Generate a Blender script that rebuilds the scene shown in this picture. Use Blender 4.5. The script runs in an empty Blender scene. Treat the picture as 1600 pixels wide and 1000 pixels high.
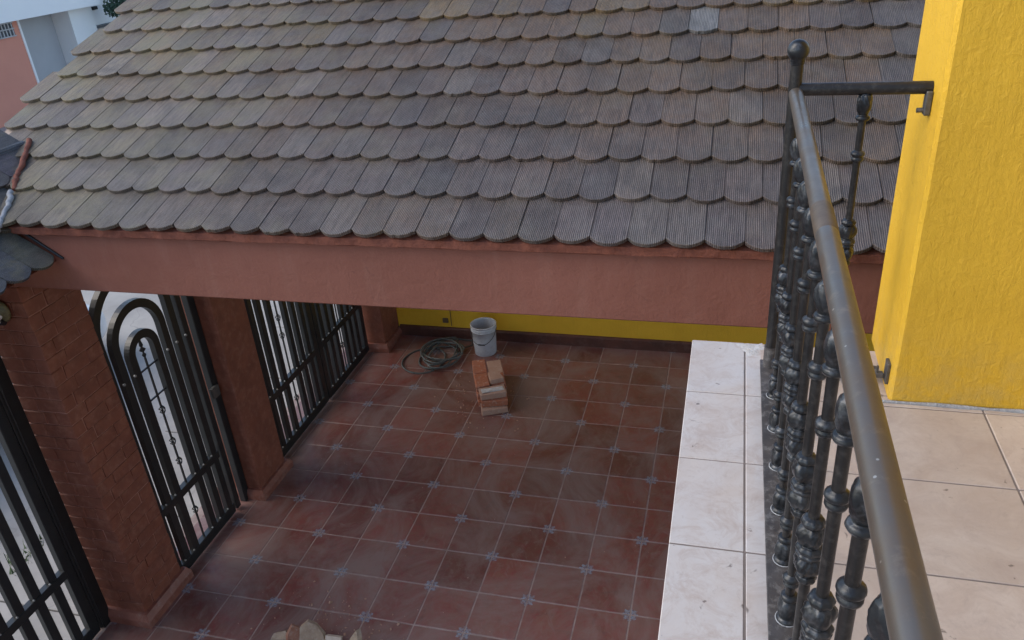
import bpy, bmesh, math, random
from math import sin, cos, pi, radians, sqrt
from mathutils import Vector, Matrix, Euler
random.seed(7)
S = 0.4                                   # one court tile = 0.40 m; builders below count in tiles
scene = bpy.context.scene
COL = scene.collection

# ------------------------------------------------------------------ camera, sky, sun, exposure
cd = bpy.data.cameras.new('camera'); cam = bpy.data.objects.new('camera', cd); COL.objects.link(cam)
scene.camera = cam
cd.sensor_width = 36.0; cd.lens = 36.0 * 1248.93 / 1600.0
cd.clip_start = 0.05; cd.clip_end = 900
cam.location = (9.33969 * S, -12.76623 * S, 12.1092 * S)
cam.matrix_world = (Matrix.Translation(cam.location) @ Matrix.Rotation(0.28864704, 4, 'Z')
                    @ Matrix.Rotation(1.08659444, 4, 'X') @ Matrix.Rotation(-0.08010068, 4, 'Z'))

SUN_EL, SUN_AZ = radians(40), radians(254)      # azimuth clockwise from +Y: light comes from the street side
world = bpy.data.worlds.new('World'); scene.world = world; world.use_nodes = True
wn = world.node_tree
sky = wn.nodes.new('ShaderNodeTexSky'); sky.sky_type = 'NISHITA'; sky.sun_disc = False
sky.sun_elevation = SUN_EL; sky.sun_rotation = SUN_AZ
sky.air_density = 1.0; sky.dust_density = 1.2; sky.ozone_density = 1.0
bg = wn.nodes['Background']; bg.inputs['Strength'].default_value = 0.15
wn.links.new(sky.outputs['Color'], bg.inputs['Color'])
sd = bpy.data.lights.new('sun', 'SUN'); sun = bpy.data.objects.new('sun', sd); COL.objects.link(sun)
sd.energy = 0.9; sd.angle = radians(45); sd.color = (1.0, 0.92, 0.80)
dv = Vector((sin(SUN_AZ) * cos(SUN_EL), cos(SUN_AZ) * cos(SUN_EL), sin(SUN_EL)))
sun.rotation_euler = (-dv).to_track_quat('-Z', 'Y').to_euler()
scene.view_settings.view_transform = 'Standard'; scene.view_settings.look = 'None'
scene.view_settings.exposure = 0.85; scene.view_settings.gamma = 1.0
scene.view_settings.use_curve_mapping = False

# ------------------------------------------------------------------ materials
class NT:
    def __init__(s, name):
        s.m = bpy.data.materials.new(name); s.m.use_nodes = True
        s.t = s.m.node_tree; s.b = s.t.nodes['Principled BSDF']
    def n(s, k, **kw):
        x = s.t.nodes.new(k)
        for a, v in kw.items():
            if a in x.inputs: x.inputs[a].default_value = v
            else: setattr(x, a, v)
        return x
    def l(s, a, b): s.t.links.new(a, b)
    def coord(s, kind='Object'):
        if kind == 'World': return s.n('ShaderNodeNewGeometry').outputs['Position']
        return s.n('ShaderNodeTexCoord').outputs[kind]
    def noise(s, scale, detail=4, rough=.55, vec=None, dist=0.0):
        x = s.n('ShaderNodeTexNoise'); x.inputs['Scale'].default_value = scale
        x.inputs['Detail'].default_value = detail; x.inputs['Roughness'].default_value = rough
        x.inputs['Distortion'].default_value = dist
        if vec is not None: s.l(vec, x.inputs['Vector'])
        return x.outputs['Fac']
    def ramp(s, fac, pts, interp='LINEAR'):
        r = s.n('ShaderNodeValToRGB'); r.color_ramp.interpolation = interp
        e = r.color_ramp.elements
        while len(e) < len(pts): e.new(.5)
        for i, (p, c) in enumerate(pts):
            e[i].position = p
            e[i].color = (c, c, c, 1) if not isinstance(c, tuple) else (c[0], c[1], c[2], 1)
        s.l(fac, r.inputs['Fac']); return r.outputs['Color']
    def mix(s, f, a, b, mode='MIX'):
        x = s.n('ShaderNodeMix'); x.data_type = 'RGBA'; x.blend_type = mode
        for v, i in ((f, 0), (a, 6), (b, 7)):
            if isinstance(v, (int, float)): x.inputs[i].default_value = v
            elif isinstance(v, tuple): x.inputs[i].default_value = (v[0], v[1], v[2], 1)
            else: s.l(v, x.inputs[i])
        return x.outputs[2]
    def math(s, op, a, b=0.0, c=0.0):
        x = s.n('ShaderNodeMath'); x.operation = op
        for i, v in enumerate((a, b, c)):
            if isinstance(v, (int, float)): x.inputs[i].default_value = v
            else: s.l(v, x.inputs[i])
        return x.outputs[0]
    def bump(s, h, strength=.3, dist=.01, normal=None):
        x = s.n('ShaderNodeBump'); x.inputs['Strength'].default_value = strength
        x.inputs['Distance'].default_value = dist; s.l(h, x.inputs['Height'])
        if normal is not None: s.l(normal, x.inputs['Normal'])
        s.l(x.outputs['Normal'], s.b.inputs['Normal']); return x.outputs['Normal']
    def set(s, color=None, rough=None, metal=None, spec=None):
        for v, k in ((color, 'Base Color'), (rough, 'Roughness'), (metal, 'Metallic'), (spec, 'Specular IOR Level')):
            if v is None: continue
            if isinstance(v, (int, float)): s.b.inputs[k].default_value = v
            elif isinstance(v, tuple): s.b.inputs[k].default_value = (v[0], v[1], v[2], 1)
            else: s.l(v, s.b.inputs[k])
        return s.m

def simple(name, c, c2=None, rough=.7, scale=6, metal=0.0, bump=.15, bscale=80, bdist=.004, spec=.5, dust=None):
    t = NT(name); v = t.coord('World')
    c2 = c2 or tuple(x * .8 for x in c)
    f = t.ramp(t.noise(scale, 6, .6, v), [(.35, 0.0), (.65, 1.0)])
    col = t.mix(f, c, c2)
    if dust:
        col = t.mix(t.ramp(t.noise(scale * 2.3, 8, .7, v), [(.5, 0.0), (.75, dust[3])]), col, dust[:3])
    if bump: t.bump(t.noise(bscale, 5, .6, v), bump, bdist)
    return t.set(col, rough, metal, spec)

M = {}
def stucco():
    t = NT('stucco_rust'); v = t.coord('World')
    col = t.mix(t.ramp(t.noise(1.8, 7, .65, v), [(.33, 0.0), (.68, 1.0)]), (.265, .105, .075), (.225, .086, .060))
    sm = t.n('ShaderNodeMapping'); sm.inputs['Scale'].default_value = (9, 9, 1.6); t.l(v, sm.inputs['Vector'])
    drip = t.noise(1.0, 7, .7, sm.outputs[0], .2)
    col = t.mix(t.ramp(drip, [(.50, 0.0), (.80, .28)]), col, (.34, .19, .145))
    col = t.mix(t.ramp(t.noise(30, 6, .7, v), [(.6, 0.0), (.75, .35)]), col, (.22, .085, .06))
    vor = t.n('ShaderNodeTexVoronoi'); vor.feature = 'DISTANCE_TO_EDGE'; vor.inputs['Scale'].default_value = 1.3
    nn = t.n('ShaderNodeTexNoise'); nn.inputs['Scale'].default_value = 7; nn.inputs['Detail'].default_value = 6; t.l(v, nn.inputs['Vector'])
    wob = t.n('ShaderNodeVectorMath'); wob.operation = 'MULTIPLY_ADD'; t.l(nn.outputs['Color'], wob.inputs[0]); wob.inputs[1].default_value = (.35, .35, .35); t.l(v, wob.inputs[2])
    t.l(wob.outputs[0], vor.inputs['Vector'])
    crack = t.math('MULTIPLY', t.ramp(vor.outputs['Distance'], [(.0, 1.0), (.004, .0)]), t.ramp(t.noise(1.1, 2, .5, v), [(.5, 0.0), (.56, .5)]))
    col = t.mix(crack, col, (.15, .06, .045))
    t.bump(t.math('ADD', t.noise(9, 6, .6, v, .5), t.math('MULTIPLY', t.noise(60, 5, .6, v), .4)), .5, .012)
    return t.set(col, .7, 0.0, .35)
M['stucco_rust'] = stucco()
M['brick_paint'] = simple('brick_paint', (.235, .078, .046), (.175, .056, .034), .6, 7, bump=.5, bscale=45, bdist=.006, dust=(.40, .22, .16, .4))
M['joint_highlight'] = simple('joint_highlight', (.42, .22, .17), (.34, .16, .12), .7, 8)  # paler than the bricks: lit joint lips painted into the colour
M['plinth_paint'] = simple('plinth_paint', (.27, .105, .075), (.2, .07, .048), .45, 6, dust=(.4, .3, .26, .5))
M['red_mortar'] = simple('red_mortar', (.24, .080, .048), (.17, .055, .036), .85, 25, bump=.7, bscale=60, bdist=.01)
M['grey_mortar'] = simple('grey_mortar', (.42, .43, .44), (.3, .31, .33), .9, 30, bump=.8, bscale=70, bdist=.012)
M['gate_paint'] = simple('gate_paint', (.013, .016, .018), (.02, .023, .024), .33, 10, bump=.12, bscale=120)
M['cast_iron'] = simple('cast_iron', (.010, .011, .013), (.030, .034, .039), .30, 14, metal=.3, bump=.3, bscale=90, bdist=.003, dust=(.13, .14, .155, .7))
M['iron_tube'] = simple('iron_tube', (.012, .012, .013), (.022, .021, .021), .36, 20, metal=.2, bump=.15, bscale=150, dust=(.13, .12, .11, .4))
M['flat_bar'] = simple('flat_bar', (.055, .05, .05), (.09, .082, .08), .55, 18, metal=.2, bump=.25, bscale=90, dust=(.3, .29, .28, .7))
M['bracket'] = simple('bracket', (.10, .10, .095), (.17, .16, .15), .45, 60, metal=.6)
M['concrete'] = simple('concrete', (.36, .35, .335), (.28, .27, .26), .85, 3, bump=.3, bscale=60)
M['slab_under'] = simple('slab_under', (.45, .36, .3), (.38, .3, .25), .85, 3)
M['grout'] = simple('grout', (.40, .31, .28), (.27, .20, .18), .85, 9)
M['balcony_grout'] = simple('balcony_grout', (.23, .19, .175), (.16, .135, .12), .9, 14)
M['skirting'] = simple('skirting', (.12, .045, .032), (.075, .03, .023), .45, 5, dust=(.2, .15, .13, .4))
M['white_paint'] = simple('white_paint', (.90, .90, .89), (.87, .87, .87), .8, 1.2)
M['grey_paint_shade'] = simple('grey_paint_shade', (.50, .50, .52), (.45, .46, .475), .8, 1.0)
M['orange_paint'] = simple('orange_paint', (.74, .31, .22), (.68, .28, .20), .8, .7)
M['dark_glass'] = simple('dark_glass', (.05, .06, .07), (.1, .11, .13), .15, 3, bump=0)
M['window_bar'] = simple('window_bar', (.5, .5, .52), None, .6, 3)
M['car_paint'] = simple('car_paint', (.78, .80, .82), (.76, .78, .80), .16, 3, bump=0)
M['rubber'] = simple('rubber', (.02, .02, .02), None, .75, 20)
M['alloy'] = simple('alloy', (.5, .5, .51), None, .3, 10, metal=.8)
M['lamp_glass'] = simple('lamp_glass', (.75, .76, .78), None, .1, 10, bump=0)
M['bucket'] = simple('bucket', (.60, .62, .65), (.5, .52, .56), .5, 9, bump=.1, dust=(.3, .28, .26, .5))
M['wire'] = simple('wire', (.1, .1, .1), None, .4, 20, metal=.7)
M['black_print'] = simple('black_print', (.02, .022, .03), None, .5)
M['hose'] = simple('hose', (.075, .09, .085), (.12, .135, .13), .5, 12, bump=.1, dust=(.25, .24, .23, .6))
M['shrub_leaf'] = simple('shrub_leaf', (.05, .09, .03), (.09, .12, .04), .6, 25, bump=0)
M['dark_leaf'] = simple('dark_leaf', (.035, .075, .05), (.06, .11, .07), .6, 6, bump=0)
M['bark'] = simple('bark', (.12, .09, .07), None, .9, 20)
M['bulb_white'] = simple('bulb_white', (.7, .68, .66), None, .3, 20, bump=0)
M['brass_plate'] = simple('brass_plate', (.20, .19, .09), (.12, .11, .07), .5, 60)
M['shard_pale'] = simple('shard_pale', (.38, .29, .21), (.27, .195, .14), .85, 15, bump=.5, dust=(.5, .47, .42, .5))
M['chip'] = simple('chip', (.55, .47, .40), (.45, .37, .30), .9, 20, bump=.5)
M['shard_red'] = simple('shard_red', (.3, .12, .07), (.36, .2, .14), .85, 15, bump=.5, dust=(.45, .38, .33, .6))
M['ground_far'] = simple('ground_far', (.4, .39, .37), (.33, .32, .3), .9, .4)
M['plaster'] = simple('plaster', (.6, .6, .6), (.5, .48, .46), .9, 30, bump=.8, bscale=70, bdist=.01)
M['cream'] = simple('cream', (.34, .30, .26), (.3, .27, .24), .8, 1.5)
M['outlet'] = simple('outlet', (.16, .1, .05), None, .6)

def yellow():
    t = NT('yellow_paint'); v = t.coord('World')
    col = t.mix(t.ramp(t.noise(2.6, 7, .65, v), [(.35, 0.0), (.7, 1.0)]), (.80, .475, .036), (.73, .425, .030))
    sm = t.n('ShaderNodeMapping'); sm.inputs['Scale'].default_value = (26, 26, 5); t.l(v, sm.inputs['Vector'])
    streak = t.noise(1.0, 6, .65, sm.outputs[0], .3)
    col = t.mix(t.ramp(streak, [(.55, 0.0), (.8, .35)]), col, (.62, .35, .035))
    sz = t.n('ShaderNodeSeparateXYZ'); t.l(v, sz.inputs[0])
    low = t.ramp(t.math('DIVIDE', t.math('SUBTRACT', sz.outputs['Z'], 3.148), .35), [(0.0, .35), (1.0, 0.0)])
    low = t.math('MULTIPLY', low, t.math('GREATER_THAN', sz.outputs['Z'], 3.12))
    grime = t.math('MULTIPLY', low, t.ramp(t.noise(14, 7, .7, v), [(.4, 0.0), (.65, 1.0)]))
    col = t.mix(grime, col, (.42, .33, .16))
    big = t.noise(34, 7, .7, v, .9)
    h = t.math('ADD', t.math('MULTIPLY', big, 1.0), t.math('MULTIPLY', streak, 1.2))
    t.bump(h, .6, .010)
    return t.set(col, .55, 0.0, .35)
M['yellow'] = yellow()

def handrail_mat():
    t = NT('handrail_steel'); v = t.coord('World')
    base = t.mix(t.ramp(t.noise(9, 6, .65, v), [(.35, 0.0), (.68, 1.0)]), (.150, .116, .088), (.135, .125, .115))
    base = t.mix(t.ramp(t.noise(28, 8, .7, v), [(.56, 0.0), (.8, .6)]), base, (.3, .24, .18))
    vor = t.n('ShaderNodeTexVoronoi'); vor.inputs['Scale'].default_value = 26; t.l(v, vor.inputs['Vector'])
    spots = t.ramp(vor.outputs['Distance'], [(.0, 1.0), (.05, 1.0), (.07, 0.0)])
    base = t.mix(t.math('MULTIPLY', spots, .5), base, (.6, .58, .54))
    t.bump(t.noise(180, 4, .6, v), .08, .002)
    return t.set(base, t.ramp(t.noise(12, 5, .6, v), [(.3, .26), (.7, .44)]), .5, .5)
M['handrail'] = handrail_mat()
M['seam'] = simple('seam', (.10, .075, .055), (.14, .105, .075), .5, 30, metal=.3)

def roof_mat(name):
    t = NT(name)
    oi = t.n('ShaderNodeObjectInfo')
    ob = t.coord('Object'); w = t.coord('World')
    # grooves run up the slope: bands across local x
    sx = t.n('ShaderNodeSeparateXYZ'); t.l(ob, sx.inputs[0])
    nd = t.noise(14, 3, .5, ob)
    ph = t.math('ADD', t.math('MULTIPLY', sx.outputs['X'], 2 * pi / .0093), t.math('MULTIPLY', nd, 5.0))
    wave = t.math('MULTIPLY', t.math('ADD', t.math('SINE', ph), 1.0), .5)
    base = oi.outputs['Color']
    # weathering, streaky along the grooves
    st = t.n('ShaderNodeMapping'); st.inputs['Scale'].default_value = (60, 7, 10); t.l(w, st.inputs['Vector'])
    streak = t.noise(1.0, 5, .6, st.outputs[0])
    col = t.mix(1.0, base, t.ramp(streak, [(.32, .62), (.68, 1.38)]), 'MULTIPLY')
    blot = t.ramp(t.noise(7, 7, .65, w), [(.45, 0.0), (.75, .5)])
    col = t.mix(blot, col, (.16, .148, .142))
    # lichen and stains that run across several tiles, thickest towards the street end
    sw_ = t.n('ShaderNodeSeparateXYZ'); t.l(w, sw_.inputs[0])
    toward = t.ramp(t.math('DIVIDE', t.math('SUBTRACT', 2.2, sw_.outputs['X']), 4.0), [(0.0, .12), (1.0, 1.0)])
    lich = t.math('MULTIPLY', t.ramp(t.noise(3.2, 8, .7, w, .5), [(.48, 0.0), (.62, .75)]), toward)
    col = t.mix(lich, col, (.205, .182, .095))
    stain = t.ramp(t.noise(1.9, 7, .65, w, .8), [(.50, 0.0), (.68, .55)])
    col = t.mix(stain, col, (.045, .038, .034))
    speck = t.ramp(t.noise(240, 3, .7, w), [(.56, 0.0), (.68, .7)])
    col = t.mix(1.0, col, t.ramp(t.noise(150, 3, .7, w), [(.35, .82), (.65, 1.18)]), 'MULTIPLY')
    col = t.mix(speck, col, (.26, .25, .24))
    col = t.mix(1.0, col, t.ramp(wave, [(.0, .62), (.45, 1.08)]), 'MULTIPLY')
    h = t.math('ADD', t.math('MULTIPLY', wave, 1.0), t.math('MULTIPLY', t.noise(200, 4, .7, w), 1.3))
    t.bump(h, .7, .004)
    return t.set(col, .5, 0.0, .45)
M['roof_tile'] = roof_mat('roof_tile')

def court_tile():
    t = NT('court_tile'); w = t.coord('World'); oi = t.n('ShaderNodeObjectInfo')
    f = t.ramp(t.noise(4.5, 8, .62, w, .4), [(.3, 0.0), (.7, 1.0)])
    col = t.mix(f, (.155, .040, .030), (.20, .075, .050))
    mott = t.ramp(t.noise(13, 7, .7, w, 1.2), [(.42, 0.0), (.66, .85)])
    col = t.mix(mott, col, (.215, .035, .032))
    col = t.mix(t.ramp(t.noise(7, 7, .7, w, .9), [(.55, 0.0), (.72, .6)]), col, (.085, .032, .030))
    bright = t.ramp(oi.outputs['Random'], [(0.0, .72), (1.0, 1.25)])
    col = t.mix(1.0, col, bright, 'MULTIPLY')
    mp = t.n('ShaderNodeMapping'); mp.inputs['Scale'].default_value = (1.0, .7, 1); mp.inputs['Rotation'].default_value = (0, 0, .5)
    t.l(w, mp.inputs['Vector'])
    dust = t.ramp(t.noise(1.5, 10, .72, mp.outputs[0], 1.0), [(.40, .10), (.62, .72)])
    swirl = t.ramp(t.noise(5, 9, .72, mp.outputs[0], 2.0), [(.46, .0), (.68, .75)])
    dust = t.math('MAXIMUM', dust, t.math('MULTIPLY', swirl, .8))
    col = t.mix(dust, col, (.275, .210, .190))
    # painted rosettes at every other corner of the tiles (flat print on the tile)
    s = t.n('ShaderNodeVectorMath'); s.operation = 'MULTIPLY'; t.l(w, s.inputs[0]); s.inputs[1].default_value = (1 / S, 1 / S, 0)
    x = t.n('ShaderNodeSeparateXYZ'); t.l(s.outputs[0], x.inputs[0]); X, Y = x.outputs[0], x.outputs[1]
    # rotate lattice: checkerboard corners are points where (X+Y) and (X-Y) are even
    a = t.math('DIVIDE', t.math('ADD', X, Y), 2.0); b = t.math('DIVIDE', t.math('SUBTRACT', X, Y), 2.0)
    fa = t.math('SUBTRACT', t.math('FRACT', t.math('ADD', a, 100.5)), .5)
    fb = t.math('SUBTRACT', t.math('FRACT', t.math('ADD', b, 100.5)), .5)
    dx = t.math('ADD', fa, fb); dy = t.math('SUBTRACT', fa, fb)
    r = t.math('SQRT', t.math('ADD', t.math('MULTIPLY', dx, dx), t.math('MULTIPLY', dy, dy)))
    th = t.math('ARCTAN2', dy, dx)
    edge = t.math('ADD', .140, t.math('MULTIPLY', t.math('COSINE', t.math('MULTIPLY', th, 8.0)), .018))
    wobn = t.math('MULTIPLY', t.math('SUBTRACT', t.noise(60, 3, .6, w), .5), .10)
    inside = t.math('LESS_THAN', t.math('ADD', r, wobn), edge)
    petal = t.math('GREATER_THAN', t.math('ADD', t.math('SINE', t.math('MULTIPLY', r, 90.0)), t.math('COSINE', t.math('MULTIPLY', th, 8.0))), -1.05)
    pcol = t.mix(petal, (.09, .12, .17), (.26, .33, .41))
    wear = t.ramp(t.noise(40, 5, .7, w), [(.36, .1), (.60, .8)])
    col = t.mix(t.math('MULTIPLY', inside, wear), col, pcol)
    t.bump(t.noise(14, 5, .5, w), .12, .004)
    rg = t.mix(dust, (.25, .25, .25), (.5, .5, .5))
    rg2 = t.mix(t.ramp(t.noise(9, 5, .6, w), [(.3, 0.0), (.7, .35)]), rg, (.6, .6, .6))
    return t.set(col, rg2, 0.0, .5)
M['court_tile'] = court_tile()

def balcony_tile():
    t = NT('balcony_tile'); w = t.coord('World'); oi = t.n('ShaderNodeObjectInfo')
    f = t.ramp(t.noise(4.5, 10, .72, w, .6), [(.32, 0.0), (.66, 1.0)])
    col = t.mix(f, (.56, .485, .425), (.45, .36, .30))
    col = t.mix(1.0, col, t.ramp(oi.outputs['Random'], [(0.0, .92), (1.0, 1.06)]), 'MULTIPLY')
    # stronger skylight on the ledge outside the railing, put into the colour
    sx = t.n('ShaderNodeSeparateXYZ'); t.l(w, sx.inputs[0])
    out = t.math('LESS_THAN', sx.outputs['X'], 3.90)
    ledge_light = t.math('MULTIPLY', t.ramp(t.noise(3.5, 8, .7, w, .5), [(.30, .35), (.58, .9)]), out)
    col = t.mix(ledge_light, col, (.55, .53, .52))
    col = t.mix(t.ramp(t.noise(9, 10, .8, w, 1.0), [(.47, 0.0), (.66, .75)]), col, (.41, .33, .285))
    col = t.mix(t.ramp(t.noise(24, 9, .8, w, 1.4), [(.56, 0.0), (.72, .55)]), col, (.32, .27, .24))
    spot = t.ramp(t.noise(20, 4, .5, w, .5), [(.69, 0.0), (.73, .8)])
    col = t.mix(spot, col, (.12, .095, .085))
    t.bump(t.noise(40, 5, .6, w), .1, .003)
    return t.set(col, t.ramp(t.noise(8, 5, .6, w), [(.3, .36), (.7, .6)]), 0.0, .45)
M['balcony_tile'] = balcony_tile()

def fresh_brick(name, a, b):
    t = NT(name); w = t.coord('World')
    col = t.mix(t.ramp(t.noise(16, 7, .7, w), [(.3, 0.0), (.7, 1.0)]), a, b)
    col = t.mix(t.ramp(t.noise(34, 6, .7, w), [(.52, 0.0), (.72, .7)]), col, (.52, .42, .36))
    t.bump(t.noise(70, 6, .7, w), .6, .006)
    return t.set(col, .9)
M['clay_red'] = fresh_brick('clay_red', (.42, .13, .06), (.36, .15, .09))
M['clay_pale'] = fresh_brick('clay_pale', (.42, .24, .17), (.46, .30, .22))

def street_mat():
    t = NT('street_concrete'); w = t.coord('World')
    col = t.mix(t.ramp(t.noise(.9, 8, .65, w), [(.35, 0.0), (.65, 1.0)]), (.44, .415, .38), (.30, .285, .262))
    vor = t.n('ShaderNodeTexVoronoi'); vor.feature = 'DISTANCE_TO_EDGE'; vor.inputs['Scale'].default_value = .55
    wob = t.n('ShaderNodeVectorMath'); wob.operation = 'ADD'; t.l(w, wob.inputs[0])
    nn = t.n('ShaderNodeTexNoise'); nn.inputs['Scale'].default_value = 2.5; t.l(w, nn.inputs['Vector'])
    sc = t.n('ShaderNodeVectorMath'); sc.operation = 'SCALE'; sc.inputs['Scale'].default_value = .5; t.l(nn.outputs['Color'], sc.inputs[0])
    t.l(sc.outputs[0], wob.inputs[1]); t.l(wob.outputs[0], vor.inputs['Vector'])
    crack = t.ramp(vor.outputs['Distance'], [(.0, .4), (.006, .0)])
    col = t.mix(crack, col, (.2, .19, .18))
    col = t.mix(t.ramp(t.noise(30, 6, .7, w), [(.55, 0.0), (.75, .4)]), col, (.36, .35, .33))
    t.bump(t.noise(60, 6, .7, w), .4, .006)
    return t.set(col, .85)
M['street'] = street_mat()

# ------------------------------------------------------------------ mesh builder (tile units, scaled by S on build)
class MB:
    def __init__(s): s.v = []; s.f = []; s.sm = []
    def add(s, vs, fs, smooth=False):
        o = len(s.v); s.v += [tuple(p) for p in vs]
        s.f += [tuple(i + o for i in f) for f in fs]; s.sm += [smooth] * len(fs)
        return s
    def box(s, a, b, mat=None):
        x0, y0, z0 = a; x1, y1, z1 = b
        vs = [(x0, y0, z0), (x1, y0, z0), (x1, y1, z0), (x0, y1, z0), (x0, y0, z1), (x1, y0, z1), (x1, y1, z1), (x0, y1, z1)]
        if mat is not None: vs = [mat @ Vector(p) for p in vs]
        return s.add(vs, [(3, 2, 1, 0), (4, 5, 6, 7), (0, 1, 5, 4), (1, 2, 6, 5), (2, 3, 7, 6), (3, 0, 4, 7)])
    def rbox(s, a, b, r, mat=None, jit=0.0):
        """box with chamfered edges"""
        vs = []; idx = {}
        for i in (0, 1):
            for j in (0, 1):
                for k in (0, 1):
                    p = [(a, b)[i][0], (a, b)[j][1], (a, b)[k][2]]
                    for ax in range(3):
                        q = list(p)
                        for o in range(3):
                            if o != ax: q[o] += r if (i, j, k)[o] == 0 else -r
                        q[ax] = p[ax]
                        if jit: q = [c + random.uniform(-jit, jit) for c in q]
                        idx[(i, j, k, ax)] = len(vs); vs.append(q)
        fs = []
        for ax in range(3):
            o1, o2 = [o for o in range(3) if o != ax]
            for sd_ in (0, 1):
                c = []
                for (u, w) in ((0, 0), (1, 0), (1, 1), (0, 1)):
                    t = [0, 0, 0]; t[ax] = sd_; t[o1] = u; t[o2] = w; c.append(idx[(*t, ax)])
                fs.append(tuple(c))
        for ax in range(3):       # edges along axis ax
            o1, o2 = [o for o in range(3) if o != ax]
            for u in (0, 1):
                for w in (0, 1):
                    t0 = [0, 0, 0]; t0[o1] = u; t0[o2] = w; t1 = list(t0); t1[ax] = 1
                    fs.append((idx[(*t0, o1)], idx[(*t1, o1)], idx[(*t1, o2)], idx[(*t0, o2)]))
        for i in (0, 1):
            for j in (0, 1):
                for k in (0, 1): fs.append((idx[(i, j, k, 0)], idx[(i, j, k, 1)], idx[(i, j, k, 2)]))
        if mat is not None: vs = [mat @ Vector(p) for p in vs]
        s.fix = True
        return s.add(vs, fs)
    def tube(s, path, r, n=10, closed=False, cap=True):
        path = [Vector(p) for p in path]; m = len(path); rings = []
        up = None
        for i, p in enumerate(path):
            if closed: d = path[(i + 1) % m] - path[i - 1]
            else: d = path[min(i + 1, m - 1)] - path[max(i - 1, 0)]
            d.normalize()
            if up is None: up = Vector((0, 0, 1)) if abs(d.z) < .9 else Vector((0, 1, 0))
            a = up - d * up.dot(d); a.normalize(); up = a; b = d.cross(a)
            rr = r[i] if isinstance(r, (list, tuple)) else r
            rings.append([p + (a * cos(2 * pi * k / n) + b * sin(2 * pi * k / n)) * rr for k in range(n)])
        vs = [q for g in rings for q in g]; fs = []
        for i in range(m if closed else m - 1):
            i2 = (i + 1) % m
            for k in range(n):
                k2 = (k + 1) % n; fs.append((i * n + k, i * n + k2, i2 * n + k2, i2 * n + k))
        s.add(vs, fs, True)
        if cap and not closed:
            s.add(rings[0], [tuple(range(n))[::-1]]); s.add(rings[-1], [tuple(range(n))])
        return s
    def lathe(s, prof, c=(0, 0, 0), n=20, mod=None, cap=True):
        vs = []; fs = []; m = len(prof)
        for i, (r, z) in enumerate(prof):
            for k in range(n):
                t = 2 * pi * k / n; rr = r * (mod(t, i, z) if mod else 1)
                vs.append((c[0] + rr * cos(t), c[1] + rr * sin(t), c[2] + z))
        for i in range(m - 1):
            for k in range(n):
                k2 = (k + 1) % n; fs.append((i * n + k, i * n + k2, (i + 1) * n + k2, (i + 1) * n + k))
        s.add(vs, fs, True)
        if cap:
            s.add(vs[:n], [tuple(range(n))[::-1]]); s.add(vs[-n:], [tuple(range(n))])
        return s
    def prism(s, poly, lo, hi, axis=2):
        """polygon (2-D) extruded along an axis"""
        n = len(poly)
        def P(u, w, t):
            return {2: (u, w, t), 1: (u, t, w), 0: (t, u, w)}[axis]
        vs = [P(u, w, lo) for u, w in poly] + [P(u, w, hi) for u, w in poly]
        fs = [tuple(range(n))[::-1], tuple(range(n, 2 * n))] + [(i, (i + 1) % n, (i + 1) % n + n, i + n) for i in range(n)]
        s.fix = True
        return s.add(vs, fs)
    def mesh(s, name, mat, org=(0, 0, 0), smooth=None):
        me = bpy.data.meshes.new(name)
        me.from_pydata([((x - org[0]) * S, (y - org[1]) * S, (z - org[2]) * S) for x, y, z in s.v], [], s.f)
        for p, q in zip(me.polygons, s.sm): p.use_smooth = q if smooth is None else smooth
        if getattr(s, 'fix', False):
            b = bmesh.new(); b.from_mesh(me); bmesh.ops.recalc_face_normals(b, faces=b.faces); b.to_mesh(me); b.free()
        me.materials.append(M[mat] if isinstance(mat, str) else mat)
        return me

WL = {}        # object name -> world origin in tile units
def link(name, me, parent=None, org=(0, 0, 0), rot=None, mtx=None):
    o = bpy.data.objects.new(name, me); COL.objects.link(o)
    pw = WL[parent.name] if parent else (0, 0, 0)
    loc = Vector([(org[i] - pw[i]) * S for i in range(3)])
    if mtx is not None: o.matrix_basis = Matrix.Translation(loc) @ mtx.to_4x4()
    else:
        o.location = loc
        if rot: o.rotation_euler = rot
    if parent: o.parent = parent
    WL[o.name] = tuple(org)
    return o
def obj(name, mb, mat, parent=None, org=None, smooth=None):
    if org is None: org = WL[parent.name] if parent else (0, 0, 0)
    return link(name, mb.mesh(name, mat, org, smooth), parent, org)
def tag(o, label, cat, group=None):
    o['label'] = label; o['category'] = cat
    if group: o['group'] = group
    return o
def thing(name, org, label, cat, group=None): return tag(link(name, None, None, org), label, cat, group)
def structure(o): o['kind'] = 'structure'; return o
def stuff(o): o['kind'] = 'stuff'; return o

# ================================================================== SETTING: ground, street, court
structure(obj('ground', MB().box((-900, -700, -1.2), (700, 900, -.42)), 'ground_far'))
street = structure(obj('street', MB().box((-38, -60, -.40), (-5.2, 120, -.30)), 'street'))
pav = structure(link('pavement', None, None, (-3.6, 0, -.1)))
for k in range(26):       # pavement flags along the gates
    y0 = -22 + k * 3.0
    mb = MB(); mb.rbox((-5.2, y0 + .02, -.42), (-2.25, y0 + 2.98, -.06 + random.uniform(-.008, .008)), .02)
    obj('paving_slab', mb, 'street', pav, (-3.7, y0 + 1.5, -.1))
pav2 = structure(obj('opposite_pavement', MB().box((-42, -60, -.42), (-38, 120, 0)), 'street'))

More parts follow.
